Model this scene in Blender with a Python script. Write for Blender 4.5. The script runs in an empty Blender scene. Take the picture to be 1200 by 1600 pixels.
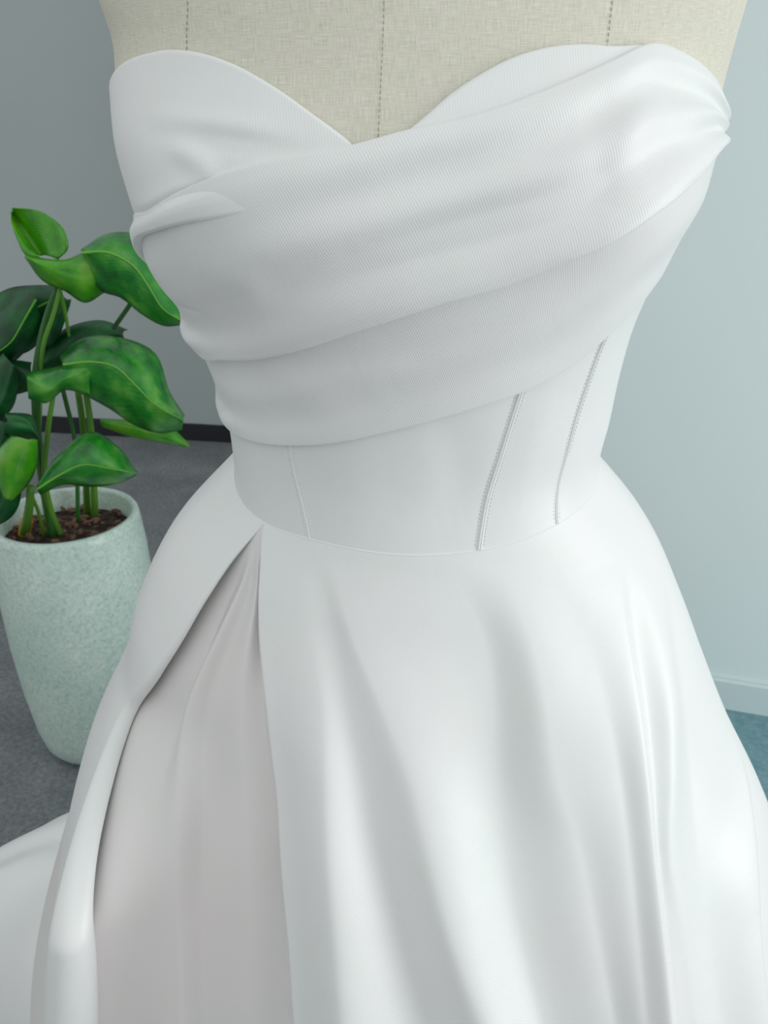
import bpy, bmesh, math, random
import numpy as np
from mathutils import Vector, Matrix
random.seed(7); rng = np.random.default_rng(7)
C = bpy.data.collections.new('scene_objects'); bpy.context.scene.collection.children.link(C)

# ---------------------------------------------------------------- camera numbers
CAM_Z, PITCH, FPX = 1.32, math.radians(25.0), 1350.0
_cp, _sp = math.cos(PITCH), math.sin(PITCH)
def project(P):
    P = np.asarray(P, float)
    x, y, z = P[..., 0], P[..., 1], P[..., 2] - CAM_Z
    d = y * _cp - z * _sp
    u = y * _sp + z * _cp
    return np.stack([600 + FPX * x / d, 800 - FPX * u / d], -1)
def at(px, py, Y):
    """world point on the sight line of a photograph pixel at distance Y into the room"""
    a = (px - 600) / FPX; b = (800 - py) / FPX
    dy = _cp + b * _sp; dz = -_sp + b * _cp
    k = Y / dy
    return np.array([a * k, Y, CAM_Z + dz * k])
def interp(x, xs, ys):
    """smooth cubic through knots, flat beyond the ends"""
    x = np.asarray(x, float); xs = np.asarray(xs, float); ys = np.asarray(ys, float)
    if xs[0] > xs[-1]: xs, ys = xs[::-1], ys[::-1]
    m = np.gradient(ys, xs) if len(xs) > 2 else np.full(len(xs), (ys[-1]-ys[0])/(xs[-1]-xs[0]))
    xc = np.clip(x, xs[0], xs[-1])
    i = np.clip(np.searchsorted(xs, xc, side='right') - 1, 0, len(xs) - 2)
    h = xs[i + 1] - xs[i]; t = (xc - xs[i]) / h
    return ((2*t**3-3*t**2+1)*ys[i] + (t**3-2*t**2+t)*h*m[i] + (-2*t**3+3*t**2)*ys[i+1] + (t**3-t**2)*h*m[i+1])
def smooth(e0, e1, x):
    t = np.clip((np.asarray(x, float) - e0) / (e1 - e0), 0, 1); return t*t*(3-2*t)

# ---------------------------------------------------------------- camera, sky light, window light, exposure
cam = bpy.data.cameras.new('camera'); camo = bpy.data.objects.new('camera', cam); C.objects.link(camo)
camo.location = (0, 0, CAM_Z); camo.rotation_euler = (math.pi / 2 - PITCH, 0, 0)
cam.sensor_fit = 'VERTICAL'; cam.sensor_height = 36.0; cam.lens = FPX / 1600 * 36.0
cam.clip_start = .02
cam.dof.use_dof = True; cam.dof.focus_distance = .60; cam.dof.aperture_fstop = 18
bpy.context.scene.camera = camo
world = bpy.data.worlds.new('world'); bpy.context.scene.world = world; world.use_nodes = True
bg = world.node_tree.nodes['Background']; bg.inputs[0].default_value = (.90, .94, .938, 1); bg.inputs[1].default_value = .67
def area(name, loc, target, size, power, color):
    l = bpy.data.lights.new(name, 'AREA'); l.shape = 'RECTANGLE'; l.size, l.size_y = size; l.energy = power; l.color = color
    o = bpy.data.objects.new(name, l); C.objects.link(o); o.location = loc
    o.rotation_euler = (Vector(target) - Vector(loc)).to_track_quat('-Z', 'Y').to_euler()
    return o
area('window_light', (2.3, -.18, 1.2), (0, .62, .98), (.9, 1.9), 31, (.97, 1.0, 1.0))
area('overhead_fill', (-.3, -.6, 2.7), (0, .7, 1.0), (1.6, 1.6), 5, (.95, 1, 1))  # soft fill out of view, added overhead to brighten the front
vs = bpy.context.scene.view_settings
vs.view_transform = 'Standard'; vs.look = 'None'; vs.gamma = 1; vs.use_curve_mapping = False; vs.exposure = 0.0

# ---------------------------------------------------------------- the torso under the dress
BX, BY = 0.030, 0.66
TZ = np.array([0.98, 1.02, 1.07, 1.10, 1.14, 1.18, 1.22, 1.26, 1.30, 1.33, 1.36, 1.39, 1.43])
TL = np.array([0.165, 0.1525, 0.1500, 0.1520, 0.1608, 0.1723, 0.1940, 0.2027, 0.21, 0.2101, 0.2093, 0.216, 0.205])
TR = np.array([0.165, 0.1526, 0.1416, 0.1455, 0.149, 0.155, 0.1672, 0.1850, 0.194, 0.1955, 0.2005, 0.2055, 0.20])
TFZ = [0.98, 1.03, 1.07, 1.12, 1.17, 1.22, 1.27, 1.30, 1.34, 1.38, 1.43]
TF  = [.128, .114, .108, .112, .124, .142, .152, .148, .128, .112, .095]
TBZ = [0.98, 1.05, 1.15, 1.3, 1.43]
TB  = [.135, .105, .110, .125, .11]
def T_arr(theta, z, off=0.0):
    s, c = np.sin(theta), np.cos(theta)
    aL, aR = interp(z, TZ, TL), interp(z, TZ, TR)
    w = smooth(-.25, .25, s)
    a = aL * (1 - w) + aR * w
    f, b = interp(z, TFZ, TF), interp(z, TBZ, TB)
    wd = smooth(-.3, .3, c)
    d = b * (1 - wd) + f * wd
    bust = .013 * np.exp(-((z - 1.265) / .05) ** 2) * (np.exp(-((theta - .72) / .33) ** 2) + np.exp(-((theta + .72) / .33) ** 2))
    e = 1 - .035 * np.exp(-((z - 1.285) / .05) ** 2) * np.exp(-(theta / .30) ** 2)
    return np.stack([BX + (a + off + bust*.4) * s, BY - (d * e + off + bust) * np.sign(c) * np.abs(c) ** .92, z + 0 * theta], -1)
def _norm(F, th, q, off):
    e = 1e-4
    a = F(th + e, q, off) - F(th - e, q, off)
    b = F(th, q + e, off) - F(th, q - e, off)
    n = np.cross(a, b)
    return n / np.linalg.norm(n, axis=-1, keepdims=True)
def torso(th, z, off=0.0):
    th, z = np.broadcast_arrays(np.asarray(th, float), np.asarray(z, float))
    return T_arr(th, z) + _norm(T_arr, th, z, 0.0) * np.asarray(off)[..., None]
# ---------------------------------------------------------------- the skirt: flare below the waist seam
SEAM_TH = np.radians([-180, -120, -90, -79, -52, -33, -4, 14, 41, 62, 90, 130, 180])
SEAM_Z  = np.array([1.072, 1.070, 1.058, 1.048, 1.0365, 1.035, 1.0313, 1.0332, 1.0418, 1.051, 1.063, 1.070, 1.072])
def seam_z(th): return interp(th, SEAM_TH, SEAM_Z)
SH = np.array([0, .02, .06, .12, .18, .25, .33, .42, .55, .75, 1.06])
SL = np.array([0.0, 0.0181, 0.0519, 0.087, 0.1065, 0.1430, 0.1748, 0.2044, 0.2296, 0.2555, 0.3273])
SR = np.array([0.0, 0.0174, 0.0482, 0.0803, 0.108, 0.1418, 0.1863, 0.2273, 0.2665, 0.3226, 0.3518])
SF = np.array([0, .006, .020, .045, .065, .085, .105, .125, .15, .19, .25])
SB = np.array([0, .014, .04, .075, .10, .13, .17, .21, .27, .36, .50])
def S_arr(theta, h, off=0.0):
    s, c = np.sin(theta), np.cos(theta)
    P = T_arr(theta, seam_z(theta), 0.0).copy()
    w = smooth(-.2, .2, s); fx = interp(h, SH, SL) * (1 - w) + interp(h, SH, SR) * w
    wd = smooth(-.3, .3, c); fy = interp(h, SH, SB) * (1 - wd) + interp(h, SH, SF) * wd
    P[..., 0] += (fx + off) * s
    P[..., 1] -= (fy + off) * c
    P[..., 2] -= h
    return P
def skirt(th, h, off=0.0):
    th, h = np.broadcast_arrays(np.asarray(th, float), np.asarray(h, float))
    return S_arr(th, h) - _norm(S_arr, th, h, 0.0) * np.asarray(off)[..., None]
# ---------------------------------------------------------------- pixel of the photograph -> place on a surface
_G = {}
def _grid(F, qs):
    k = F.__name__
    if k not in _G:
        th = np.radians(np.linspace(-100, 100, 161)); TH, Q = np.meshgrid(th, qs)
        _G[k] = (TH, Q, project(F(TH, Q)))
    return _G[k]
def locate(F, px, py, qs=None):
    if qs is None: qs = np.linspace(1.0, 1.43, 130) if F is torso else np.linspace(0, 1.0, 160)
    TH, Q, PP = _grid(F, qs)
    d = (PP[..., 0] - px) ** 2 + (PP[..., 1] - py) ** 2
    # nearest to the camera among the close ones
    cand = d < max(d.min() * 1.5, 30.0)
    D = np.where(cand, F(TH, Q)[..., 1], 99)
    D = D + d * 1e-4
    i = np.unravel_index(np.argmin(D), D.shape)
    v = np.array([TH[i], Q[i]])
    best, bd = v.copy(), d[i]
    for _ in range(14):
        p = project(F(v[0], v[1])); r = np.array([px, py]) - p
        if r @ r < bd: best, bd = v.copy(), r @ r
        e = 1e-4
        J = np.stack([(project(F(v[0] + e, v[1])) - p) / e, (project(F(v[0], v[1] + e)) - p) / e], 1)
        A = J.T @ J + np.eye(2) * 2000.0
        v = v + np.clip(np.linalg.solve(A, J.T @ r), -.08, .08)
        v[0] = np.clip(v[0], -1.65, 1.65)
    return best
def pline(F, pts):
    return np.array([locate(F, *p) for p in pts])

# ---------------------------------------------------------------- helpers
def srgb(r, g, b):
    f = lambda c: (c / 255 / 12.92) if c / 255 <= .04045 else ((c / 255 + .055) / 1.055) ** 2.4
    return (f(r), f(g), f(b), 1)
class Mat:
    def __init__(s, name, color, rough=.5, **kw):
        s.m = bpy.data.materials.new(name); s.m.use_nodes = True; s.t = s.m.node_tree; s.b = s.t.nodes['Principled BSDF']
        s.b.inputs['Base Color'].default_value = color; s.b.inputs['Roughness'].default_value = rough
        for k, v in kw.items(): s.b.inputs[k.replace('_', ' ')].default_value = v
        s.h = None
    def n(s, t, **kw):
        o = s.t.nodes.new(t)
        for k, v in kw.items():
            if k in o.inputs: o.inputs[k].default_value = v
            else: setattr(o, k, v)
        return o
    def l(s, a, b): s.t.links.new(a, b)
    def coord(s, kind='Object', scale=(1, 1, 1), rot=(0, 0, 0)):
        c = s.n('ShaderNodeTexCoord'); m = s.n('ShaderNodeMapping'); m.inputs['Scale'].default_value = scale; m.inputs['Rotation'].default_value = rot
        s.l(c.outputs[kind], m.inputs[0]); return m.outputs[0]
    def noise(s, vec, scale, detail=3, rough=.5):
        n = s.n('ShaderNodeTexNoise'); n.inputs['Scale'].default_value = scale; n.inputs['Detail'].default_value = detail; n.inputs['Roughness'].default_value = rough
        s.l(vec, n.inputs['Vector']); return n.outputs['Fac']
    def ramp(s, fac, stops):
        r = s.n('ShaderNodeValToRGB'); e = r.color_ramp.elements
        e[0].position, e[0].color = stops[0]; e[1].position, e[1].color = stops[-1]
        for p, c in stops[1:-1]: k = e.new(p); k.color = c
        s.l(fac, r.inputs[0]); return r.outputs[0]
    def base(s, out): s.l(out, s.b.inputs['Base Color'])
    def bump(s, h, strength, dist):
        b = s.n('ShaderNodeBump'); b.inputs['Strength'].default_value = strength; b.inputs['Distance'].default_value = dist
        s.l(h, b.inputs['Height'])
        if s.h: s.l(s.h, b.inputs['Normal'])
        s.h = b.outputs[0]; s.l(s.h, s.b.inputs['Normal'])
    def mix(s, a, b, f, mode='MIX'):
        m = s.n('ShaderNodeMix'); m.data_type = 'RGBA'; m.blend_type = mode
        for v, i in ((f, 0), (a, 6), (b, 7)):
            if hasattr(v, 'links'): s.l(v, m.inputs[i])
            else: m.inputs[i].default_value = v
        return m.outputs[2]
def satin(name, rib, amp, tint=(.85, .866, .858)):
    m = Mat(name, (*tint, 1), .42)
    m.b.inputs['Sheen Weight'].default_value = .25; m.b.inputs['Sheen Roughness'].default_value = .4
    m.b.inputs['Specular IOR Level'].default_value = .55
    uv = m.coord('UV', rot=(0, 0, rib))
    w = m.n('ShaderNodeTexWave'); w.wave_type = 'BANDS'; w.bands_direction = 'X'; w.inputs['Scale'].default_value = 1000 / 1.9 / 20 * 6.2832 / 6.2832
    w.inputs['Distortion'].default_value = .6; w.inputs['Detail'].default_value = 1; w.inputs['Detail Scale'].default_value = .02
    m.l(uv, w.inputs['Vector'])
    w.inputs['Scale'].default_value = 240.0
    m.bump(w.outputs['Fac'], amp, .0006)
    ob = m.coord('Object')
    soft = m.noise(ob, 16, 2)
    m.bump(soft, .10, .01)
    c = m.ramp(m.noise(ob, 7, 2), [(.35, (tint[0] * .985, tint[1] * 1.0, tint[2] * .995, 1)), (.65, (tint[0] * 1.02, tint[1] * .985, tint[2] * .995, 1))])
    m.base(c)
    return m.m
M = {}
M['drape'] = satin('ribbed_satin', math.radians(-24), .16)
M['cup'] = satin('ribbed_satin_cup', math.radians(-6), .12)
M['satin'] = satin('plain_satin', math.radians(40), .07)
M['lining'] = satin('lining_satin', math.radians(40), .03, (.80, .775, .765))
def linen():
    m = Mat('unbleached_linen', srgb(205, 203, 186), .92)
    v1 = m.coord('UV', (2200, 110, 1)); v2 = m.coord('UV', (110, 2200, 1))
    a = m.noise(v1, 1, 3, .6); b = m.noise(v2, 1, 3, .6)
    s = m.n('ShaderNodeMath', operation='ADD'); m.l(a, s.inputs[0]); m.l(b, s.inputs[1])
    c = m.ramp(s.outputs[0], [(.0, srgb(150, 146, 124)), (.5, srgb(192, 189, 169)), (.95, srgb(214, 211, 194)), (1, srgb(232, 230, 214))])
    r = m.n('ShaderNodeMapRange'); m.l(s.outputs[0], r.inputs[0]); r.inputs[1].default_value = .72; r.inputs[2].default_value = 1.28
    c = m.ramp(r.outputs[0], [(.0, srgb(204, 201, 185)), (.45, srgb(221, 218, 203)), (.8, srgb(229, 226, 212)), (1, srgb(240, 239, 230))])
    big = m.ramp(m.noise(m.coord('Object'), 9, 3), [(.3, (.97, .97, .955, 1)), (.7, (1, 1, 1, 1))])
    m.base(m.mix(c, big, 1.0, 'MULTIPLY'))
    m.bump(s.outputs[0], .35, .0008)
    return m.m
M['linen'] = linen()
M['thread'] = Mat('seam_thread', srgb(158, 150, 122), .8).m
M['white_thread'] = Mat('white_thread', (.80, .83, .83, 1), .5).m
def wall(name, a, b, speck):
    m = Mat(name, a, .9); ob = m.coord('Object')
    m.base(m.ramp(m.noise(ob, 1.2, 3), [(.3, a), (.7, b)])); m.bump(m.noise(ob, 260, 2), speck, .002); return m.m
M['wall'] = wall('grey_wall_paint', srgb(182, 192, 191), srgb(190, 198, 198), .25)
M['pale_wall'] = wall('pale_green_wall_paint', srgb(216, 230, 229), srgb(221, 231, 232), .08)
M['white_trim'] = Mat('white_gloss_paint', srgb(205, 220, 221), .45).m
M['black_trim'] = Mat('black_baseboard', srgb(30, 32, 38), .6).m
def floor():
    m = Mat('grey_concrete_floor', srgb(110, 112, 118), .7); ob = m.coord('Object')
    a = m.ramp(m.noise(ob, 3.5, 5, .65), [(.32, srgb(108, 114, 117)), (.55, srgb(126, 131, 134)), (.72, srgb(148, 151, 153))])
    g = m.ramp(m.noise(ob, 90, 4, .75), [(.34, (.50, .51, .56, 1)), (.62, (1.25, 1.24, 1.22, 1))])
    m.base(m.mix(a, g, .75, 'MULTIPLY')); m.bump(m.noise(ob, 120, 3), .4, .003); return m.m
M['floor'] = floor()
def glaze():
    m = Mat('speckled_celadon_glaze', srgb(190, 215, 205), .32); ob = m.coord('Object')
    a = m.ramp(m.noise(ob, 130, 5, .7), [(.28, srgb(168, 198, 187)), (.47, srgb(204, 223, 215)), (.62, srgb(221, 234, 228)), (.8, srgb(236, 244, 240))])
    b = m.ramp(m.noise(ob, 9, 3), [(.3, (.86, .93, .90, 1)), (.7, (1.04, 1.03, 1.02, 1))])
    m.base(m.mix(a, b, 1.0, 'MULTIPLY')); m.bump(m.noise(ob, 60, 2), .05, .002); return m.m
M['glaze'] = glaze()
def soil():
    m = Mat('potting_soil', srgb(58, 44, 38), .95); ob = m.coord('Object')
    m.base(m.ramp(m.noise(ob, 70, 4), [(.35, srgb(24, 20, 20)), (.6, srgb(84, 62, 52)), (.75, srgb(140, 112, 98))])); m.bump(m.noise(ob, 90, 4), .8, .01); return m.m
M['soil'] = soil()
def floor_tint_slab():  # mottled blue-green colour of the added floor slab
    m = Mat('teal_floor_tint', srgb(112, 152, 160), .95); ob = m.coord('Object')
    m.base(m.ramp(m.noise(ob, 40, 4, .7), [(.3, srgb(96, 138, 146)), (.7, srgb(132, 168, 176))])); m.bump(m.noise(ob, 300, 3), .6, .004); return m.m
M['floor_tint_slab'] = floor_tint_slab()
M['bark'] = Mat('bark_chips', srgb(128, 98, 82), .9).m
def leafmat(name, dark, mid, light, rough=.28, coat=.5):
    m = Mat(name, mid, rough); uv = m.coord('UV')
    w = m.n('ShaderNodeTexWave'); w.wave_type = 'BANDS'; w.bands_direction = 'DIAGONAL'; w.inputs['Scale'].default_value = 5; w.inputs['Distortion'].default_value = 1.5; w.inputs['Detail'].default_value = 1
    m.l(uv, w.inputs['Vector'])
    c = m.ramp(m.noise(m.coord('Object'), 22, 3), [(.3, dark), (.5, mid), (.72, light)])
    m.base(c); m.bump(w.outputs['Fac'], .10, .003)
    m.b.inputs['Specular IOR Level'].default_value = .6
    m.b.inputs['Subsurface Weight'].default_value = .0
    m.b.inputs['Coat Weight'].default_value = coat; m.b.inputs['Coat Roughness'].default_value = .22
    tr = m.n('ShaderNodeBsdfTranslucent'); m.l(c, tr.inputs[0]); mx = m.n('ShaderNodeMixShader'); mx.inputs[0].default_value = .25
    out = m.t.nodes['Material Output']; m.l(m.b.outputs[0], mx.inputs[1]); m.l(tr.outputs[0], mx.inputs[2]); m.l(mx.outputs[0], out.inputs[0])
    return m.m
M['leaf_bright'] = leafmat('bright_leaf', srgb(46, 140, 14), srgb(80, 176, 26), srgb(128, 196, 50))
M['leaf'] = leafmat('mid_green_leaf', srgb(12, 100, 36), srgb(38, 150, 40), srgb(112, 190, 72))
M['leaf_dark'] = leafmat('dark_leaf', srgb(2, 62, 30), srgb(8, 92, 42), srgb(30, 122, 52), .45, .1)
M['rib'] = Mat('leaf_rib', srgb(104, 180, 52), .4).m
M['stem'] = Mat('green_stem', srgb(92, 146, 48), .4).m
M['stem_dark'] = Mat('dark_green_stem', srgb(46, 100, 40), .45).m
M['sheath'] = Mat('yellowed_sheath', srgb(206, 150, 60), .6).m
M['steel'] = Mat('brushed_steel', (.5, .5, .5, 1), .35, Metallic=1.0).m
M['wood'] = Mat('pale_wood', srgb(196, 160, 118), .5).m

def link(name, me, mat, parent=None):
    me.materials.append(mat); o = bpy.data.objects.new(name, me); C.objects.link(o)
    if parent: o.parent = parent
    return o
def grid_mesh(name, P, mat, parent=None, UV=None, closed_u=False, flip=False, solid=0):
    """P[row, col, 3] -> one smooth mesh"""
    P = np.asarray(P, float); R_, K_ = P.shape[:2]
    me = bpy.data.meshes.new(name)
    idx = np.arange(R_ * K_).reshape(R_, K_)
    nx = np.roll(idx, -1, 1) if closed_u else idx[:, 1:]
    a = idx if closed_u else idx[:, :-1]
    F = np.stack([a[:-1], nx[:-1], nx[1:], a[1:]], -1).reshape(-1, 4)
    if flip: F = F[:, ::-1]
    me.from_pydata(P.reshape(-1, 3).tolist(), [], F.tolist())
    if UV is not None:
        U = np.asarray(UV, float).reshape(-1, 2); lay = me.uv_layers.new(name='UVMap')
        lay.data.foreach_set('uv', U[F.reshape(-1)].reshape(-1))
    me.polygons.foreach_set('use_smooth', [True] * len(me.polygons)); me.update()
    o = link(name, me, mat, parent)
    if solid:
        s = o.modifiers.new('thickness', 'SOLIDIFY'); s.thickness = solid; s.offset = -1
    return o
def lathe(name, prof, mat, parent=None, loc=(0, 0, 0), n=72):
    a = np.linspace(0, 2 * np.pi, n, endpoint=False)
    P = np.stack([np.stack([r * np.cos(a) + loc[0], r * np.sin(a) + loc[1], 0 * a + z + loc[2]], -1) for r, z in prof])
    return grid_mesh(name, P, mat, parent, closed_u=True)
def tube_pts(path, rad, n=8):
    path = np.asarray(path, float); rad = np.broadcast_to(rad, (len(path),))
    T = np.gradient(path, axis=0); T /= np.linalg.norm(T, axis=1, keepdims=True)
    ref = np.array([0, 1, 0.]) if abs(T[0] @ np.array([0, 1, 0.])) < .9 else np.array([1., 0, 0])
    out = []
    for p, t, r in zip(path, T, rad):
        u = np.cross(t, ref); u /= np.linalg.norm(u); v = np.cross(t, u)
        a = np.linspace(0, 2 * np.pi, n, endpoint=False)[:, None]
        out.append(p + r * (np.cos(a) * u + np.sin(a) * v))
    return np.array(out)
def spline(pts, n):
    pts = np.asarray(pts, float); d = np.r_[0, np.cumsum(np.linalg.norm(np.diff(pts, axis=0), axis=1))]
    t = np.linspace(0, d[-1], n)
    return np.stack([interp(t, d, pts[:, k]) for k in range(pts.shape[1])], -1)
def tube(name, path, rad, mat, parent=None, n=10, samples=None):
    if samples: path = spline(path, samples)
    r = np.interp(np.linspace(0, 1, len(path)), np.linspace(0, 1, np.size(rad)), np.atleast_1d(rad))
    P = tube_pts(path, r, n)
    P = np.concatenate([np.repeat(P[:1].mean(1, keepdims=True), n, 1), P, np.repeat(P[-1:].mean(1, keepdims=True), n, 1)])
    return grid_mesh(name, P, mat, parent, closed_u=True)
def box(name, pts, z0, z1, mat, parent=None, bevel=.0):
    """prism over a plan polygon"""
    bm = bmesh.new(); lo = [bm.verts.new((x, y, z0)) for x, y in pts]; hi = [bm.verts.new((x, y, z1)) for x, y in pts]
    bm.faces.new(lo[::-1]); bm.faces.new(hi)
    for i in range(len(pts)): j = (i + 1) % len(pts); bm.faces.new((lo[i], lo[j], hi[j], hi[i]))
    bmesh.ops.recalc_face_normals(bm, faces=bm.faces)
    if bevel: bmesh.ops.bevel(bm, geom=bm.edges[:], offset=bevel, segments=2, affect='EDGES', profile=.5)
    me = bpy.data.meshes.new(name); bm.to_mesh(me); bm.free(); return link(name, me, mat, parent)
def thing(name, label, cat, loc=(0, 0, 0), group=None):
    o = bpy.data.objects.new(name, None); C.objects.link(o); o.location = (0, 0, 0); o['label'] = label; o['category'] = cat
    if group: o['group'] = group
    o.empty_display_size = .1
    return o
def settle(root, loc):
    """put the Empty at the base of its thing while the parts stay where they are built"""
    root.location = loc
    for ch in root.children: ch.matrix_parent_inverse = Matrix.Translation(-Vector(loc))
def struct(o): o['kind'] = 'structure'; return o

# ---------------------------------------------------------------- the room
def strip(p, q, t):                                   # plan polygon of a slab between p and q, t thick towards -y side negative
    p = np.array(p); q = np.array(q); d = (q - p) / np.linalg.norm(q - p); n = np.array([-d[1], d[0]]) * t
    return [tuple(p), tuple(q), tuple(q + n), tuple(p + n)]
struct(box('floor', [(-6, -3), (6, -3), (6, 6), (-6, 6)], -.1, 0, M['floor']))
A0, A1 = np.array([-1.50, 3.69]), np.array([-.73, 3.57]); dA = (A1 - A0) / np.linalg.norm(A1 - A0)
wl0, wl1 = A0 - dA * 3.2, A1 + dA * 3.0
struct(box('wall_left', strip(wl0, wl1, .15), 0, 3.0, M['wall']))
struct(box('baseboard_left', strip(wl1, wl0, .014), 0, .075, M['black_trim'], bevel=.002))
B0, B1 = at(1135, 1107, 1.0), at(1200, 1117, 1.0)
def onfloor(px, py): p = at(px, py, 1.0); k = CAM_Z / (CAM_Z - p[2]); return np.array([p[0] * k, k])
B0, B1 = onfloor(1135, 1107), onfloor(1200, 1118); dB = (B1 - B0) / np.linalg.norm(B1 - B0)
wr0, wr1 = B0 - dB * .55, B1 + dB * 1.6
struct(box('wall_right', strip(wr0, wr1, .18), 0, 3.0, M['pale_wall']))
struct(box('baseboard_right', strip(wr1, wr0, .015), 0, .088, M['white_trim'], bevel=.004))

rc = onfloor(1140, 1104); floor_tint_slab = box('floor_tint_slab', [tuple(rc + dB * -.30 + np.array([dB[1], -dB[0]]) * .018), tuple(rc + dB * 1.1 + np.array([dB[1], -dB[0]]) * .018), tuple(rc + dB * 1.1 + np.array([dB[1], -dB[0]]) * .60), tuple(rc + dB * -.30 + np.array([dB[1], -dB[0]]) * .60)], 0, .008, M['floor_tint_slab'], bevel=.003)  # thin slab added to carry the blue-green floor tint here
floor_tint_slab['label'] = 'thin blue-green slab added over the grey floor against the low white baseboard'; floor_tint_slab['category'] = 'floor_tint_slab'

# ---------------------------------------------------------------- the dress form
form = thing('dress_form', 'linen-covered dress form with stitched seams, standing under the white gown', 'dress form')
th = np.linspace(-np.pi, np.pi, 241)[:-1]
rows = []
for z in np.linspace(.985, 1.425, 111): rows.append(torso(th, np.full_like(th, z)))
last = rows[-1]; ctr = np.array([BX, BY + .005, 0])
for k, (s, z) in enumerate([(.96, 1.437), (.88, 1.449), (.74, 1.461), (.58, 1.472), (.44, 1.482), (.34, 1.495), (.30, 1.515), (.285, 1.56)]):
    r = last.copy(); r[:, 0] = ctr[0] + (last[:, 0] - ctr[0]) * s; e = min(1, s + .22)
    r[:, 1] = ctr[1] + (last[:, 1] - ctr[1]) * min(e, .62 if s < .4 else 1); r[:, 2] = z; rows.append(r)
P = np.array(rows); UV = np.stack(np.meshgrid(th * .16, np.arange(len(rows)) * .004), -1)
grid_mesh('torso', P, M['linen'], form, UV, closed_u=True)
lathe('neck_cap', [(0, 1.575), (.05, 1.574), (.062, 1.566), (.064, 1.556), (.0, 1.555)], M['wood'], form, (ctr[0], ctr[1], 0), 40)
bot = P[0]; lid = np.array([bot, np.repeat(bot.mean(0)[None], len(th), 0)]); grid_mesh('bottom_cap', lid, M['linen'], form, closed_u=True)
lathe('stand_pole', [(0, .04), (.014, .04), (.014, .99), (0, .99)], M['steel'], form, (BX, BY, 0), 20)
lathe('stand_base', [(0, 0), (.17, 0), (.175, .008), (.165, .018), (.03, .04), (0, .04)], M['steel'], form, (BX, BY, 0), 48)
for pts in ([(293, -60), (293, 0), (292, 60), (290, 130)], [(603, -60), (600, 0), (596, 110), (590, 235)], [(960, -60), (957, 0), (951, 50), (945, 110)]):
    q = pline(torso, pts); q = spline(q, 200); Q = torso(q[:, 0], q[:, 1], .0003)
    d = np.r_[0, np.cumsum(np.linalg.norm(np.diff(Q, axis=0), axis=1))]
    me_v, me_f = [], []; s = 0
    while s < d[-1] - .003:
        a = np.stack([np.interp([s, s + .0012, s + .0024], d, Q[:, k]) for k in range(3)], -1); a[1] += (0, -.0003, 0)
        tp = tube_pts(a, [.00012, .00028, .00012], 5); b0 = len(me_v); me_v += tp.reshape(-1, 3).tolist()
        for r in range(2):
            for c in range(5): me_f.append((b0 + r*5 + c, b0 + r*5 + (c+1) % 5, b0 + (r+1)*5 + (c+1) % 5, b0 + (r+1)*5 + c))
        s += .0034
    me = bpy.data.meshes.new('seam_stitching'); me.from_pydata(me_v, [], me_f)
    o = link('seam_stitching', me, M['thread'], form); o['kind'] = 'stuff'
settle(form, (BX, BY, 0))

# ---------------------------------------------------------------- the gown
dress = thing('wedding_dress', 'white satin strapless gown with crossed pleated bust, fitted on the linen dress form', 'dress')
def curve_th(F, pts, th_line, pre=(), post=()):
    """pixel points -> (theta, height) on the surface, plus hand-set ends round the back; sampled at th_line in 0..1"""
    q = np.array(list(pre) + pline(F, pts).tolist() + list(post))
    return spline(q * [.17, 1], len(th_line)) / [.17, 1]
def table(rows, v):                                  # heights over v at a few u stations
    return interp(v, [r[0] for r in rows], [r[1] for r in rows])
LOCAL = []
def local(pts, amp, wid, F=torso, soft=1.0):
    q = pline(F, pts); X = F(q[:, 0], q[:, 1])[:, [0, 2]]
    return (spline(X, 30), amp, wid)
def add_local(P, folds, front=None):
    """sum of ridges (+) and grooves (-) that fade at both ends; distances measured in metres on the front"""
    H = np.zeros(P.shape[:-1])
    for L, amp, wid in folds:
        d2 = ((P[..., None, 0] - L[:, 0]) ** 2 + (P[..., None, 2] - L[:, 1]) ** 2); k = d2.argmin(-1); d2 = d2.min(-1)
        t = k / (len(L) - 1); H += amp * np.exp(-d2 / wid ** 2) * np.sin(np.pi * np.clip(.06 + .88 * t, 0, 1)) ** .7
    if front is not None: H *= front
    return H
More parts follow.
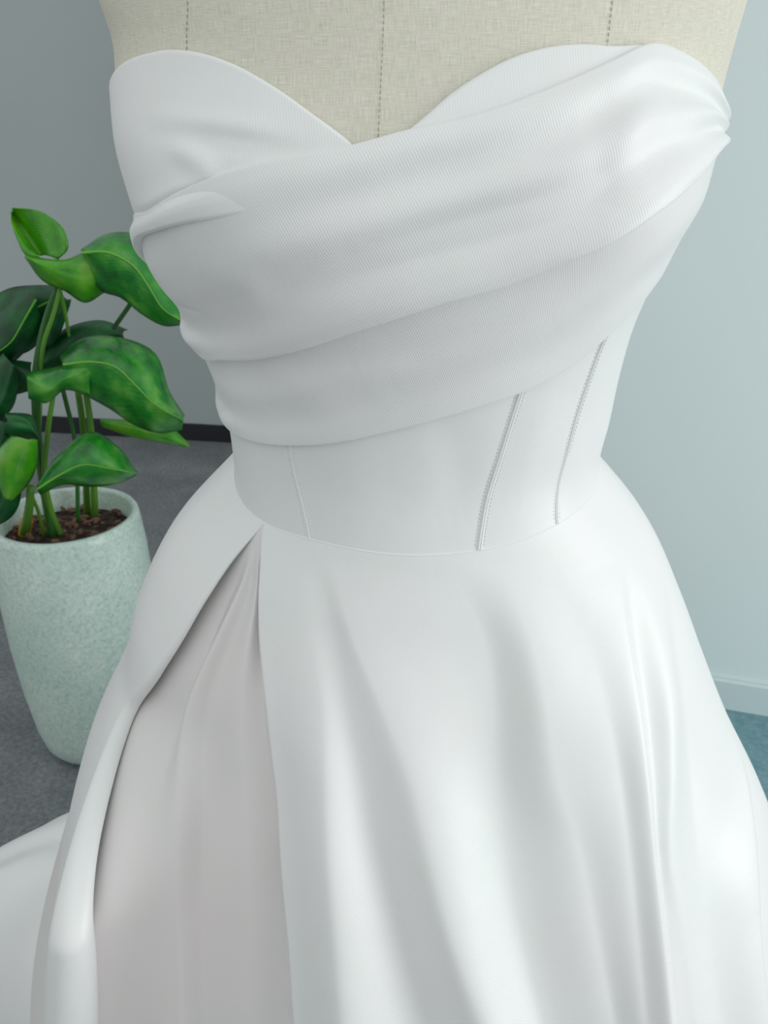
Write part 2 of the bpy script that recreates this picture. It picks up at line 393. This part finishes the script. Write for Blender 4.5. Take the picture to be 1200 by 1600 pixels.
def drape(name, top, bot, mat, off, hfun, folds=(), NU=300, NV=70, rtop=.0, rbot=.0022, base_off=.001, tuck=None, tuck_off=.0018, tuck_u=None, offmin=.0026, edge_min=None):
    u = np.linspace(0, 1, NU); A = top(u); B = bot(u)            # (NU,2)
    v = np.linspace(0, 1, NV)
    th_ = A[None, :, 0] * (1 - v[:, None]) + B[None, :, 0] * v[:, None]; z_ = A[None, :, 1] * (1 - v[:, None]) + B[None, :, 1] * v[:, None]
    U_, V_ = np.meshgrid(u, v)
    base = torso(th_, z_)
    fr = smooth(-.6, -.2, np.cos(th_))
    O = off + hfun(U_, V_) + add_local(base, folds, fr) * (1 - smooth(.86, .96, U_))
    if offmin: O = offmin + np.log1p(np.exp((O - offmin) / .0004)) * .0004
    if tuck is not None: k_ = smooth(tuck[0], tuck[1], V_) * (1 if tuck_u is None else 1 - smooth(tuck_u[0], tuck_u[1], U_)); O = O * (1 - k_) + tuck_off * k_
    if edge_min: O = O * (1 - smooth(.80, .93, U_) * smooth(.3, .98, V_)) + edge_min * smooth(.80, .93, U_) * smooth(.3, .98, V_)
    rows_t, rows_z, rows_o = list(th_), list(z_), list(O)
    L = np.hypot((B[:, 0] - A[:, 0]) * .17, B[:, 1] - A[:, 1]) + 1e-6
    def roll(i_edge, sgn, r, n=6):
        out = []
        for ph in np.linspace(0, np.pi / 2, n)[1:]:
            k = sgn * r * math.sin(ph) / L
            t0, z0, o0 = (B[:, 0], B[:, 1], O[-1]) if sgn > 0 else (A[:, 0], A[:, 1], O[0])
            out.append((t0 + (B[:, 0] - A[:, 0]) * k, z0 + (B[:, 1] - A[:, 1]) * k, o0 - r * (1 - math.cos(ph))))
        t1, z1, o1 = out[-1]; out.append((t1 - (B[:, 0] - A[:, 0]) * sgn * .0005 / L, z1 - (B[:, 1] - A[:, 1]) * sgn * .0005 / L, np.minimum(o1, 0 * o1 + base_off)))
        return out
    if np.max(rbot) > 0:
        for t, z, o in roll(-1, 1, rbot): rows_t.append(t); rows_z.append(z); rows_o.append(o)
    if rtop:
        for t, z, o in roll(0, -1, rtop): rows_t.insert(0, t); rows_z.insert(0, z); rows_o.insert(0, o)
    TT, ZZ, OO = np.array(rows_t), np.array(rows_z), np.array(rows_o)
    return grid_mesh(name, torso(TT, ZZ, OO), mat, dress, np.stack([TT * .16, ZZ], -1))
def mk(F, pts, pre=(), post=()):
    q = np.array(list(pre) + pline(F, pts).tolist() + list(post)) * [.17, 1]
    return lambda u: spline(q, len(u)) / [.17, 1]
PI = math.pi
# corset: smooth bodice all round, from under the drapes to the waist seam
th = np.linspace(-PI, PI, 361)[:-1]; v = np.linspace(0, 1, 70)[:, None]
zt = 1.262 + 0 * th
Z = zt * (1 - v) + (seam_z(th) - .004) * v; TH = np.broadcast_to(th, Z.shape)
base = torso(TH, Z); fr = smooth(-.1, .35, np.cos(TH))
cf = [local([(700, 655), (715, 740), (690, 830)], -.0016, .016), local([(862, 610), (830, 700), (800, 800)], .0012, .015), local([(905, 700), (880, 790)], .001, .012),
      local([(545, 700), (560, 780), (540, 840)], .0008, .02)]
grid_mesh('bodice', torso(TH, Z, .0016 + add_local(base, cf, fr)), M['satin'], dress, np.stack([TH * .16, Z], -1), closed_u=True)
# waist seam piping
wz = seam_z(th); grid_mesh('waist_seam', np.stack([torso(th, wz + .0010 * math.cos(a), .0014 + .0008 * math.sin(a)) for a in np.linspace(0, 2 * PI, 9)]), M['satin'], dress, closed_u=True)
# boning channels with their stitching
def boning(pts, w, twin, r1=.0011):
    q = spline(pline(torso, pts) * [.17, 1], 90) / [.17, 1]
    for s0, r in ([(-w, r1), (w, r1)] if twin else [(0, r1)]):
        path = torso(q[:, 0] + s0 / .16, q[:, 1], .0019)
        grid_mesh('boning_channel', tube_pts(path, r, 8), M['satin'], dress, closed_u=True)
    vs_, fs_ = [], []
    for s0 in (-w - .0026, w + .0026):
        Q = torso(q[:, 0] + s0 / .16, q[:, 1], .0018); d = np.r_[0, np.cumsum(np.linalg.norm(np.diff(Q, axis=0), axis=1))]; s = 0
        while s < d[-1] - .003:
            a = np.stack([np.interp([s, s + .001, s + .002], d, Q[:, k]) for k in range(3)], -1); tp = tube_pts(a, [.0001, .0004, .0001], 5); b0 = len(vs_); vs_ += tp.reshape(-1, 3).tolist()
            for r in range(2):
                for c in range(5): fs_.append((b0 + r*5 + c, b0 + r*5 + (c+1) % 5, b0 + (r+1)*5 + (c+1) % 5, b0 + (r+1)*5 + c))
            s += .0028
    me = bpy.data.meshes.new('stitching'); me.from_pydata(vs_, [], fs_); o = link('stitching', me, M['white_thread'], dress); o['kind'] = 'stuff'
boning([(452, 668), (459, 720), (474, 785), (486, 842)], .0006, False, r1=.0007)
boning([(826, 570), (803, 640), (772, 740), (748, 858)], .0009, True, r1=.0009)
boning([(955, 500), (925, 570), (893, 670), (868, 817)], .0009, True, r1=.0007)

# cups
L_top = [(182, 128), (205, 103), (232, 93), (270, 87), (318, 93), (370, 112), (430, 147), (490, 190), (552, 236), (580, 262)]
lc_top = mk(torso, L_top, pre=[(-PI, 1.272), (-2.4, 1.275), (-1.85, 1.30)])
lc_bot = mk(torso, [(212, 362), (240, 352), (300, 318), (400, 284), (480, 267), (590, 252)], pre=[(-PI, 1.20), (-2.4, 1.20), (-1.85, 1.21)])
lf = [local([(250, 285), (330, 300), (400, 312), (500, 318)], -.0028, .010), local([(290, 300), (350, 320), (372, 355)], .002, .008), local([(225, 330), (260, 318), (330, 290)], .0022, .009), local([(215, 345), (250, 350)], -.002, .008)]
lf[0] = local([(250, 208), (310, 216), (380, 226), (450, 234), (520, 240)], -.0030, .0065); lf += [local([(255, 196), (350, 205), (460, 222)], .0022, .007), local([(275, 228), (310, 250), (345, 282)], .0028, .007)]
drape('left_cup', lc_top, lc_bot, M['cup'], .0040, lambda u, v: 0 * u, lf, rtop=.0026, rbot=0, tuck=(.86, 1))
R_top = [(600, 240), (640, 213), (672, 187), (705, 158), (750, 127), (800, 100), (850, 84), (905, 77), (960, 79), (1006, 77), (1050, 88), (1090, 116), (1117, 150)]
rc_top = mk(torso, R_top, post=[(1.85, 1.308), (2.4, 1.28), (PI, 1.272)])
rc_bot = mk(torso, [(600, 245), (680, 224), (760, 203), (850, 172), (950, 126), (1040, 112), (1112, 168)], post=[(1.85, 1.21), (2.4, 1.20), (PI, 1.20)])
drape('right_cup', rc_top, rc_bot, M['cup'], .0038, lambda u, v: 0 * u, [], rtop=.0024, rbot=0, tuck=(.8, 1))
# back panels under the cups
# crossed drapes
U = lambda *a: a
up_top = mk(torso, [(217, 352), (240, 335), (290, 303), (350, 279), (440, 257), (552, 236), (640, 213), (720, 196), (800, 172), (880, 140), (950, 106), (1008, 79), (1060, 94), (1098, 124), (1117, 158)], pre=[(-1.95, 1.245), (-1.75, 1.236)], post=[(1.75, 1.308), (2.2, 1.29)])
up_bot = mk(torso, [(303, 519), (325, 543), (365, 551), (400, 549), (470, 531), (560, 500), (680, 463), (780, 434), (862, 401), (930, 370), (1000, 327), (1060, 280), (1108, 225)], pre=[(-1.95, 1.135), (-1.75, 1.14)], post=[(1.75, 1.280), (2.2, 1.265)])
def h_up(u, v):
    a = table([(0, .0006), (.07, .0018), (.26, -.0022), (.42, .0014), (.66, -.0034), (.86, .0026), (.95, .0044), (1, .0044)], v)
    win = smooth(.24, .46, u) * (1 - smooth(.74, .86, u))
    b = table([(0, .0005), (.1, .0008), (.5, .0), (.80, -.0008), (.93, .0026), (1, .0028)], v) * (1 - smooth(.72, .85, u)) + table([(0, .0006), (.5, 0), (1, 0)], v) * smooth(.72, .85, u)
    k = smooth(.80, .93, u); a = a * (1 - k); b = b * (1 - k)
    return a * win + b * (1 - win) - .0022 * smooth(.72, .9, u) * smooth(.5, 1, v) - .0022 * (1 - smooth(.16, .34, u)) * (1 - smooth(.1, .35, v))
uf = [local([(292, 497), (303, 515), (330, 530)], .0040, .0075), local([(296, 470), (300, 480)], -.001, .010), 
      local([(340, 420), (395, 440), (410, 490)], .0016, .012), local([(560, 395), (700, 352), (860, 318), (925, 290)], -.0026, .013), local([(640, 262), (760, 235), (900, 205)], -.0018, .012),
      local([(940, 180), (935, 260), (905, 350)], -.0016, .012), local([(985, 130), (975, 220), (940, 320)], .0022, .016), local([(1015, 300), (1060, 240), (1090, 170)], .0016, .012), local([(870, 402), (950, 362), (1040, 300)], .0022, .006), local([(1075, 330), (1100, 280)], -.001, .01)]
lo_top = mk(torso, [(302, 508), (330, 532), (400, 538), (500, 510), (680, 448), (860, 387), (1000, 305), (1070, 240), (1095, 198)], pre=[(-1.95, 1.15), (-1.75, 1.15)], post=[(1.75, 1.290), (2.2, 1.275)])
lo_bot = mk(torso, [(346, 633), (365, 662), (400, 684), (455, 690), (520, 686), (620, 664), (720, 636), (820, 602), (880, 570), (930, 530), (965, 497), (992, 470), (1015, 440)], pre=[(-1.95, 1.085), (-1.75, 1.085)], post=[(1.75, 1.20), (2.2, 1.19)])
def h_lo(u, v):
    a = table([(0, 0), (.25, -.0008), (.5, .0006), (.75, -.0006), (.93, .0010), (1, .0012)], v)
    return a
wf = [local([(560, 590), (720, 560), (860, 500)], .0008, .010), local([(324, 562), (334, 592), (345, 606)], -.0016, .008), local([(343, 620), (352, 642), (375, 660)], .0030, .0075), local([(560, 560), (680, 530), (800, 470), (900, 410)], -.0022, .012), local([(480, 600), (600, 560), (720, 520)], .0012, .010), local([(620, 620), (740, 570), (860, 500)], .0010, .013), local([(400, 560), (470, 600), (520, 650)], .0010, .016)]
drape('lower_drape', lo_top, lo_bot, M['drape'], .0036, h_lo, wf, rbot=.0018, tuck=(.10, .0), tuck_u=(.70, .80))
drape('upper_drape', up_top, up_bot, M['drape'], .0060, h_up, uf, rtop=.0022, rbot=.0024 * (1 - .9 * smooth(.72, .88, np.linspace(0, 1, 300))), base_off=.001 + .0036 * smooth(.80, .90, np.linspace(0, 1, 300)), edge_min=.0046)

fd_top = mk(torso, [(211, 340), (240, 330), (290, 301), (350, 279), (440, 257), (552, 238)], pre=[(-1.95, 1.243), (-1.75, 1.238)])
fd_bot = mk(torso, [(216, 390), (232, 368), (262, 349), (300, 338), (350, 331), (430, 318), (530, 285)], pre=[(-1.95, 1.215), (-1.75, 1.212)])
drape('folded_drape', fd_top, fd_bot, M['drape'], .0, lambda u, v: (.0052 + .0058 * smooth(0, .5, v)) * (1 - smooth(.62, .97, u)) + .0040 * smooth(.62, .97, u) - .0008 * np.exp(-((v - .4) / .2) ** 2), [], NV=40, rtop=.0022, rbot=.0028)
# skirt ------------------------------------------------------------
HMAX = 1.02
def inv_poly(pts):
    q = pline(skirt, pts); return skirt(q[:, 0], q[:, 1])
def fold_table(ys, xs, hs):
    """xs[k][row], hs[k][row]: fold crests and valleys running down the skirt -> callable height on the front"""
    K = []
    for xk, hk in zip(xs, hs):
        P = inv_poly(list(zip(xk, ys))); K.append((P[:, 2], P[:, 0], np.array(hk) * .0016))
    def H(P):
        z = P[..., 2]; X = []; Y = []
        for zz, xx, hh in K:
            o = np.argsort(zz); zc, xc, hc = zz[o], xx[o], hh[o]
            sl = (xc[1] - xc[0]) / (zc[1] - zc[0])
            X.append(interp(z, zc, xc) + np.minimum(z - zc[0], 0) * sl * .8); Y.append(interp(z, zc, hc))
        X, Y = np.array(X), np.array(Y); x = P[..., 0]; out = np.where(x < X[0], Y[0], Y[-1])
        for k in range(len(X) - 1):
            t = (x - X[k]) / np.maximum(X[k + 1] - X[k], 1e-4); m = (t >= 0) & (t < 1)
            s = t * t * (3 - 2 * t); out = np.where(m, Y[k] * (1 - s) + Y[k + 1] * s, out)
        return out
    return H
ys = [880, 1000, 1100, 1200, 1300, 1450, 1600]
FT = fold_table(ys,
   [[412, 410, 422, 434, 443, 455, 466], [465, 488, 508, 517, 524, 538, 552], [495, 525, 545, 570, 590, 630, 668], [520, 556, 600, 640, 665, 705, 760],
    [700, 755, 772, 775, 790, 815, 850], [780, 822, 842, 858, 890, 920, 950], [860, 905, 930, 948, 958, 972, 985], [955, 964, 972, 979, 986, 1000, 1012], [972, 984, 993, 1000, 1003, 1018, 1034], [990, 1016, 1022, 1022, 1016, 1040, 1060], [1030, 1050, 1062, 1070, 1080, 1100, 1120], [1045, 1080, 1120, 1150, 1158, 1166, 1176], [1048, 1084, 1124, 1158, 1170, 1180, 1190]],
   [[0, 0, 0, 0, 0, 0, 0], [0, 1, 4, 11, 16, 20, 23], [0, 0, 1, 3, 4, 4, 4], [0, 2, 5, 9, 12, 15, 17], [0, -1, -2, -3, -3, -2, -1], [0, 4, 6, 5, 4, 5, 6], [0, 3, 6, 7, 9, 11, 13],
    [0, 5, 9, 12, 14, 17, 20], [0, 1, 4, 6, 8, 9, 10], [0, 4, 8, 9, 10, 9, 9], [0, 0, 1, 1, 2, 2, 2], [0, 0, 0, 1, 5, 6, 8], [0, 0, 0, 0, 0, 0, 0]])
def skirt_panel(name, th0, th1, off, mat, H=None, NU=420, NV=260, edge_roll=0, extra=None, h0=0.0, pull=0):
    """panel between two edge curves theta(h)"""
    h = h0 + (HMAX - h0) * np.linspace(0, 1, NV) ** 1.15; a = np.array([th0(x) for x in h]); b = np.array([th1(x) for x in h])
    u = np.linspace(0, 1, NU)
    TH = a[:, None] * (1 - u) + b[:, None] * u; HH = np.repeat(h[:, None], NU, 1)
    base = skirt(TH, HH); O = .0020 + (off - .0020) * smooth(.0, .05, HH)
    if H is not None: O = O + H(base) * smooth(-.15, .3, np.cos(TH))
    if extra is not None: O = O + extra(TH, HH)
    if edge_roll:
        n = 7; cols_t, cols_o = [], []
        L = np.linalg.norm(skirt(a + .01, h) - skirt(a, h), axis=-1) / .01
        for ph in np.linspace(np.pi / 2, 0, n)[:-1]:
            cols_t.append(a - edge_roll * smooth(0, .08, h) * math.sin(ph) / L); cols_o.append(O[:, 0] - edge_roll * smooth(0, .08, h) * (1 - math.cos(ph)))
        cols_t.insert(0, cols_t[0] + .0004 / L); cols_o.insert(0, np.minimum(cols_o[0] - .004 * smooth(0, .05, h), off) + 0 * h)
        TH = np.concatenate([np.array(cols_t).T, TH], 1); O = np.concatenate([np.array(cols_o).T, O], 1); HH = np.repeat(h[:, None], TH.shape[1], 1)
    P = skirt(TH, HH, O)
    if pull: P[..., 1] -= pull * smooth(.15, .30, HH) * smooth(-.62, -1.10, TH)
    return grid_mesh(name, P, mat, dress, np.stack([TH * .25, HH], -1))
def edge_fn(pts, tail=None):
    q = pline(skirt, pts); hs, ts = q[:, 1], q[:, 0]
    o = np.argsort(hs); hs, ts = hs[o], ts[o]
    sl = (ts[-1] - ts[-2]) / (hs[-1] - hs[-2]) if tail is None else tail
    return lambda x: float(interp(x, hs, ts)) + max(0, x - hs[-1]) * sl
fe = edge_fn([(414, 822), (411, 880), (410, 950), (412, 1000), (422, 1100), (434, 1200), (443, 1300), (455, 1450), (466, 1600)])
skirt_panel('front_skirt_panel', fe, lambda h: 2.75, .004, M['satin'], FT, edge_roll=.003, extra=lambda t, h: (.012 * np.sin(t * 9) * smooth(1.7, 2.3, t) + .0) * smooth(0, .4, h))
# inner panel seen through the opening
ys2 = [860, 950, 1100, 1300, 1600]
IT = fold_table(ys2, [[385, 345, 290, 200, 170], [395, 360, 296, 288, 292], [398, 372, 320, 312, 316], [403, 396, 372, 380, 388], [406, 402, 404, 425, 440], [409, 406, 410, 440, 462]],
                [[0, 0, 0, 0, 0], [0, 3, 6, 8, 10], [0, -1, -1, 0, 1], [0, 3, 3, 3, 3], [0, -3, -2, -3, -4], [0, 0, 0, 0, 0]])
ip_ = skirt_panel('inner_skirt_panel', lambda h: -2.0, lambda h: fe(h) + .10, -.006, M['lining'], IT, NU=260, pull=.085)
ip_['label'] = 'matte pinkish-grey lining panel showing in the skirt opening'
# side panel that crosses to the left with a rolled edge
ridge = [(411, 822), (372, 868), (330, 932), (298, 985), (254, 1050), (208, 1110), (172, 1185), (140, 1240)]
q = pline(skirt, ridge); rh, rt = list(q[:, 1]), list(q[:, 0])

def zpix(px, py, Yw): return at(px, py, Yw)
rh = [max(0, rh[0])] + rh[1:]
o_ = np.argsort(rh); rh = np.array(rh)[o_]; rt = np.array(rt)[o_]
tt = lambda h: float(interp(h, np.r_[rh, .47, .60, .80, 1.02], np.r_[rt, -1.30, -1.36, -1.38, -1.40]))
rr = lambda h: float(interp(h, [0, .05, .12, .19, .24, .29, .36, .47, .7, 1.02], [.0004, .0022, .0040, .0065, .0105, .0165, .020, .021, .023, .026]))
NV = 260; h = HMAX * np.linspace(0, 1, NV) ** 1.1
te = np.array([tt(x) for x in h]); ro = np.array([rr(x) for x in h])
L = np.linalg.norm(skirt(te + .01, h) - skirt(te, h), axis=-1) / .01
cols = []
e0 = skirt(te, h); nn = skirt(te, h, 1.0) - e0; tg = skirt(te + .01, h) - skirt(te - .01, h); tg /= np.linalg.norm(tg, axis=-1, keepdims=True)
kk = smooth(.17, .29, h)[:, None]; zz = seam_z(te) - h; dd = .455 * _cp + (CAM_Z - zz) * _sp
e0 = e0 * (1 - kk) + np.stack([(111 - 600) / FPX * dd, .455 + 0 * h, zz], -1) * kk
nn = nn * (1 - kk) + np.array([-1., 0, 0]) * kk; tg = tg * (1 - kk) + np.array([0, -1., 0]) * kk
nn /= np.linalg.norm(nn, axis=-1, keepdims=True); tg /= np.linalg.norm(tg, axis=-1, keepdims=True)
lift = .0022 + .0075 * smooth(.0, .08, h) ; lift = lift * (1 - kk[:, 0]) + ro * kk[:, 0]; b_ = .0022 + .004 * smooth(0, .08, h); D = e0 + nn * lift[:, None] - skirt(te, h, b_)
for ph in np.linspace(math.radians(240), 0, 30):
    cols.append(e0 + nn * (lift - ro + ro * math.cos(ph))[:, None] + tg * (ro * math.sin(ph) * 1.05)[:, None])
for u in np.linspace(0, 1, 150)[1:]:
    t = te + (-PI * .86 - te) * u; cols.append(skirt(t, h, b_) + D * math.exp(-u * 9)); continue
    b_ = .0022 + .004 * smooth(0, .08, h); lf_ = b_ + (lift - b_) * math.exp(-u * 6); cols.append(skirt(t, h, lf_ + 0 * h))
P = np.stack(cols, 1); grid_mesh('side_skirt_panel', P, M['satin'], dress, np.stack(np.meshgrid(np.linspace(0, .4, P.shape[1]), h), -1))

# train heaped behind and to the left
a = np.linspace(0, 2 * PI, 241)[:-1]; rows = []
for k in np.linspace(0, 1, 70):
    z = .455 * math.cos(k * PI / 2) ** .9 if k < 1 else 0; s = math.sin(k * PI / 2) ** .8
    w = 1 + .05 * np.sin(a * 7 + 1) * s + .03 * np.sin(a * 13 + 2) * s
    rows.append(np.stack([-.30 + .385 * s * w * np.cos(a), -.0 + .86 + .20 * s * w * np.sin(a), z + .012 * np.sin(a * 5 + k * 9) * s * (1 - k)], -1))
grid_mesh('train', rows, M['satin'], dress, np.stack(np.meshgrid(a * .4, np.linspace(0, .7, 70)), -1), closed_u=True)
settle(dress, (BX, BY, 0))

# ---------------------------------------------------------------- the potted plant
PX, PY = -.652, 1.60
plant = thing('potted_plant', 'broad-leaved green plant in a tall speckled pale green ceramic pot', 'plant')
lathe('pot', [(0, .004), (.100, .004), (.112, .010), (.124, .028), (.134, .07), (.146, .17), (.154, .29), (.156, .40), (.153, .49), (.147, .552), (.145, .564), (.141, .570), (.134, .570), (.130, .564), (.130, .50), (.0, .50)], M['glaze'], plant, (PX, PY, 0), 96)
sp = [(0, .528)] + [(r, .528 - .006 * (r / .13) ** 2) for r in (.03, .06, .09, .12, .1305)]
lathe('soil', sp, M['soil'], plant, (PX, PY, 0), 48)
bm = bmesh.new()
for i in range(110):
    r = .122 * math.sqrt(random.random()); t = random.random() * 2 * PI; s = random.uniform(.004, .010)
    bmesh.ops.create_icosphere(bm, subdivisions=1, radius=s, matrix=Matrix.Translation((PX + r * math.cos(t), PY + r * math.sin(t), .528 + s * .3)) @ Matrix.Rotation(random.random() * 6, 4, Vector((random.random(), random.random(), 1)).normalized()) @ Matrix.Diagonal((1.4, .8, .6, 1)))
me = bpy.data.meshes.new('bark_chip'); bm.to_mesh(me); bm.free(); o = link('bark_chips', me, M['bark'], plant); o['kind'] = 'stuff'
def zp(p, Y): return at(p[0] * .3, 300 + p[1] * .3, Y)
def leaf(mid, up, lo, Y0, mat, dy=(0, 0, 0), cup=.012, rib=True, tipdy=0.0, name='leaf'):
    n = 22
    f = lambda L, d: spline(np.array([zp(p, Y0 + d + tipdy * i / (len(L) - 1)) for i, p in enumerate(L)]), n)
    Mm, A, B = f(mid, dy[0]), f(up, dy[1]), f(lo, dy[2])
    w = np.linspace(0, 1, 9); cols = []
    for side, E in ((0, A), (1, B)):
        for t in (w[::-1] if side == 0 else w[1:]):
            q = Mm * (1 - t) + E * t
            bulge = np.array([0, -1, .6]) * cup * math.sin(t * PI)
            cols.append(q + bulge * np.sin(np.linspace(.15, 1, n) * PI)[:, None])
    P = np.stack(cols, 1)
    UV = np.stack(np.meshgrid(np.abs(np.linspace(-1, 1, P.shape[1])), np.linspace(0, 2, n)), -1)
    o = grid_mesh(name, P, mat, plant, UV, solid=.0012)
    if rib:
        grid_mesh('midrib', tube_pts(Mm + [0, -.001, .0005], np.linspace(.0022, .0006, n), 6), M['rib'], o, closed_u=True)
    return o
leaf([(215, 330), (180, 285), (140, 225), (100, 165), (62, 105)], [(205, 338), (130, 325), (90, 250), (62, 170), (58, 100)], [(300, 350), (352, 300), (340, 210), (220, 105), (62, 84)], 1.56, M['leaf_bright'], (0.0, -.03, -.035), tipdy=.03)
leaf([(560, 430), (430, 440), (340, 420), (240, 390), (130, 335)], [(560, 320), (430, 320), (350, 352), (240, 350), (130, 328)], [(545, 520), (440, 575), (340, 515), (230, 465), (130, 340)], 1.52, M['leaf_bright'], (-.03, .0, 0.0), rib=False)
leaf([(430, 318), (560, 315), (690, 380), (780, 500), (850, 610), (960, 680)], [(425, 300), (540, 222), (720, 225), (840, 345), (930, 490), (995, 640)], [(440, 340), (530, 520), (620, 548), (740, 640), (860, 700), (960, 692)], 1.50, M['leaf'], (-.04, .02, .0), tipdy=-.03)
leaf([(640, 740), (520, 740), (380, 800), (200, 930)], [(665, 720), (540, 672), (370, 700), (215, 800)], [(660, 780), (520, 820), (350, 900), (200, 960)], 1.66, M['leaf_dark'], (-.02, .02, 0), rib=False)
leaf([(330, 900), (480, 885), (600, 910), (700, 1000), (800, 1100), (955, 1190)], [(315, 850), (420, 765), (600, 752), (800, 830), (895, 1060), (962, 1160)], [(330, 1010), (450, 1065), (570, 1130), (690, 1210), (830, 1258), (948, 1240)], 1.52, M['leaf'], (-.04, .03, .0), tipdy=-.02)
leaf([(480, 900), (350, 960), (250, 1020), (140, 960)], [(500, 886), (330, 905), (240, 925), (132, 945)], [(470, 1062), (340, 1030), (230, 1098), (150, 1075)], 1.50, M['leaf'], (-.02, .02, .0), rib=False)
leaf([(520, 1195), (660, 1225), (830, 1265), (985, 1328)], [(530, 1178), (700, 1190), (890, 1225), (985, 1310)], [(530, 1222), (680, 1275), (850, 1308), (980, 1332)], 1.58, M['leaf_bright'], (-.01, .01, .0), rib=False, cup=.004)
leaf([(200, 1545), (320, 1470), (440, 1420), (570, 1440), (716, 1468)], [(190, 1530), (300, 1370), (500, 1250), (630, 1340), (718, 1462)], [(210, 1578), (330, 1525), (480, 1537), (620, 1518), (716, 1475)], 1.46, M['leaf'], (-.03, .02, .0))
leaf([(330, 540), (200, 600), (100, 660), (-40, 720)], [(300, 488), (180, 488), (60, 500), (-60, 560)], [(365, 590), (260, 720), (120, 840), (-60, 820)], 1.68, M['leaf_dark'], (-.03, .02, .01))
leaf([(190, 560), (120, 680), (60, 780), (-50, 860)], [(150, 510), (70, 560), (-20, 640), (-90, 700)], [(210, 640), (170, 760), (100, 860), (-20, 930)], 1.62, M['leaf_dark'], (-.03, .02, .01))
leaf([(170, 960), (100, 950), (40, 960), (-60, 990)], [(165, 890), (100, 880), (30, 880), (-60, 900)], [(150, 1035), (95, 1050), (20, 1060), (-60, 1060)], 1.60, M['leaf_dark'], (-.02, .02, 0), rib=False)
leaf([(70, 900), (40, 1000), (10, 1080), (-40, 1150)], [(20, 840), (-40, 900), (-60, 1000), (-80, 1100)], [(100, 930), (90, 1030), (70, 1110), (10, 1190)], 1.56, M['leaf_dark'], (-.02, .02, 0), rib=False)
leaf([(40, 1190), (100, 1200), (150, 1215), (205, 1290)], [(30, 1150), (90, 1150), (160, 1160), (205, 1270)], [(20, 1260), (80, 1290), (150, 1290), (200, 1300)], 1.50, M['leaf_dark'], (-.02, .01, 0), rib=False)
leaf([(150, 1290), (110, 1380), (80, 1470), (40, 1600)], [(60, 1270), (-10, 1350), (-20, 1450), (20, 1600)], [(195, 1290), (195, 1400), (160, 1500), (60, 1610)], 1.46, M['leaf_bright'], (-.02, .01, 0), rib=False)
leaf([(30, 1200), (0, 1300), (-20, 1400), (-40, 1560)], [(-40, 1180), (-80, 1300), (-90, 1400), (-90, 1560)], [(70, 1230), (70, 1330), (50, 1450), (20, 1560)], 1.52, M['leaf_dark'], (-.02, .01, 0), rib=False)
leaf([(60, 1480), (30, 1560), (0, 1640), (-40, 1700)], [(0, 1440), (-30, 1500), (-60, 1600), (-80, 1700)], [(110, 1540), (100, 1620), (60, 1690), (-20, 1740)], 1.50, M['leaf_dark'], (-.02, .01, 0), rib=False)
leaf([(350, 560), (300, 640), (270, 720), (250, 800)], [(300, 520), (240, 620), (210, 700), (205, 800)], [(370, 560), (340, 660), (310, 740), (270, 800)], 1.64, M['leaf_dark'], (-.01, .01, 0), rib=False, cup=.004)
def stem(pts, r, mat, Ys):
    ys_ = np.interp(np.linspace(0, 1, len(pts)), np.linspace(0, 1, len(Ys)), Ys)
    path = [at(x, y, Y) for (x, y), Y in zip(pts, ys_)]
    if len(Ys) == 2 and Ys[1] == foot(*pts[-1]): path[-1][2] = .520
    tube('stem', path, r, mat, plant, 10, 26)
def foot(px, py):                                    # where a sight line meets the soil
    p = at(px, py, 1.0); k = (CAM_Z - .527) / (CAM_Z - p[2]); return k
def stem_to_soil(pts, r, mat, Ytop): stem(pts, r, mat, [Ytop, foot(*pts[-1])])
stem_to_soil([(90, 446), (72, 500), (60, 560), (56, 640), (66, 730), (82, 838)], (.005, .009, .007, .008), M['stem_dark'], 1.56)
stem_to_soil([(94, 450), (84, 490), (70, 530), (62, 580), (58, 690), (78, 836)], (.0035, .005, .006), M['stem'], 1.54)
stem([(93, 452), (102, 490), (108, 525)], (.004, .003), M['stem'], [1.56, 1.60])
stem_to_soil([(84, 612), (74, 680), (70, 750), (80, 800), (95, 834)], (.0045, .006, .007), M['stem'], 1.54)
stem([(98, 608), (106, 640), (114, 670), (118, 700), (122, 815)], (.0045, .0045), M['stem_dark'], [1.60, 1.62])
stem_to_soil([(122, 612), (129, 660), (133, 720), (136, 800)], (.006, .008), M['stem'], 1.56)
stem_to_soil([(134, 612), (141, 660), (145, 720), (148, 806)], (.006, .008), M['stem'], 1.54)
stem([(207, 470), (192, 492), (178, 512)], (.004, .0045), M['stem_dark'], [1.50, 1.60])
stem_to_soil([(64, 628), (62, 700), (70, 770), (88, 832)], (.003, .004), M['stem'], 1.58)
stem_to_soil([(48, 762), (46, 790), (42, 815), (36, 832)], (.007, .009, .010), M['stem'], 1.48)
stem_to_soil([(50, 775), (60, 800), (68, 835)], (.003, .004), M['stem'], 1.50)
ys_o = tube('yellowed_sheath', [at(42, 812, foot(38, 834)) , at(38, 836, foot(38, 834))], (.0125, .0135), M['sheath'], plant, 12, 6)
ys_o['label'] = 'orange-yellow withered sheath at the foot of a stem'
settle(plant, (PX, PY, 0))
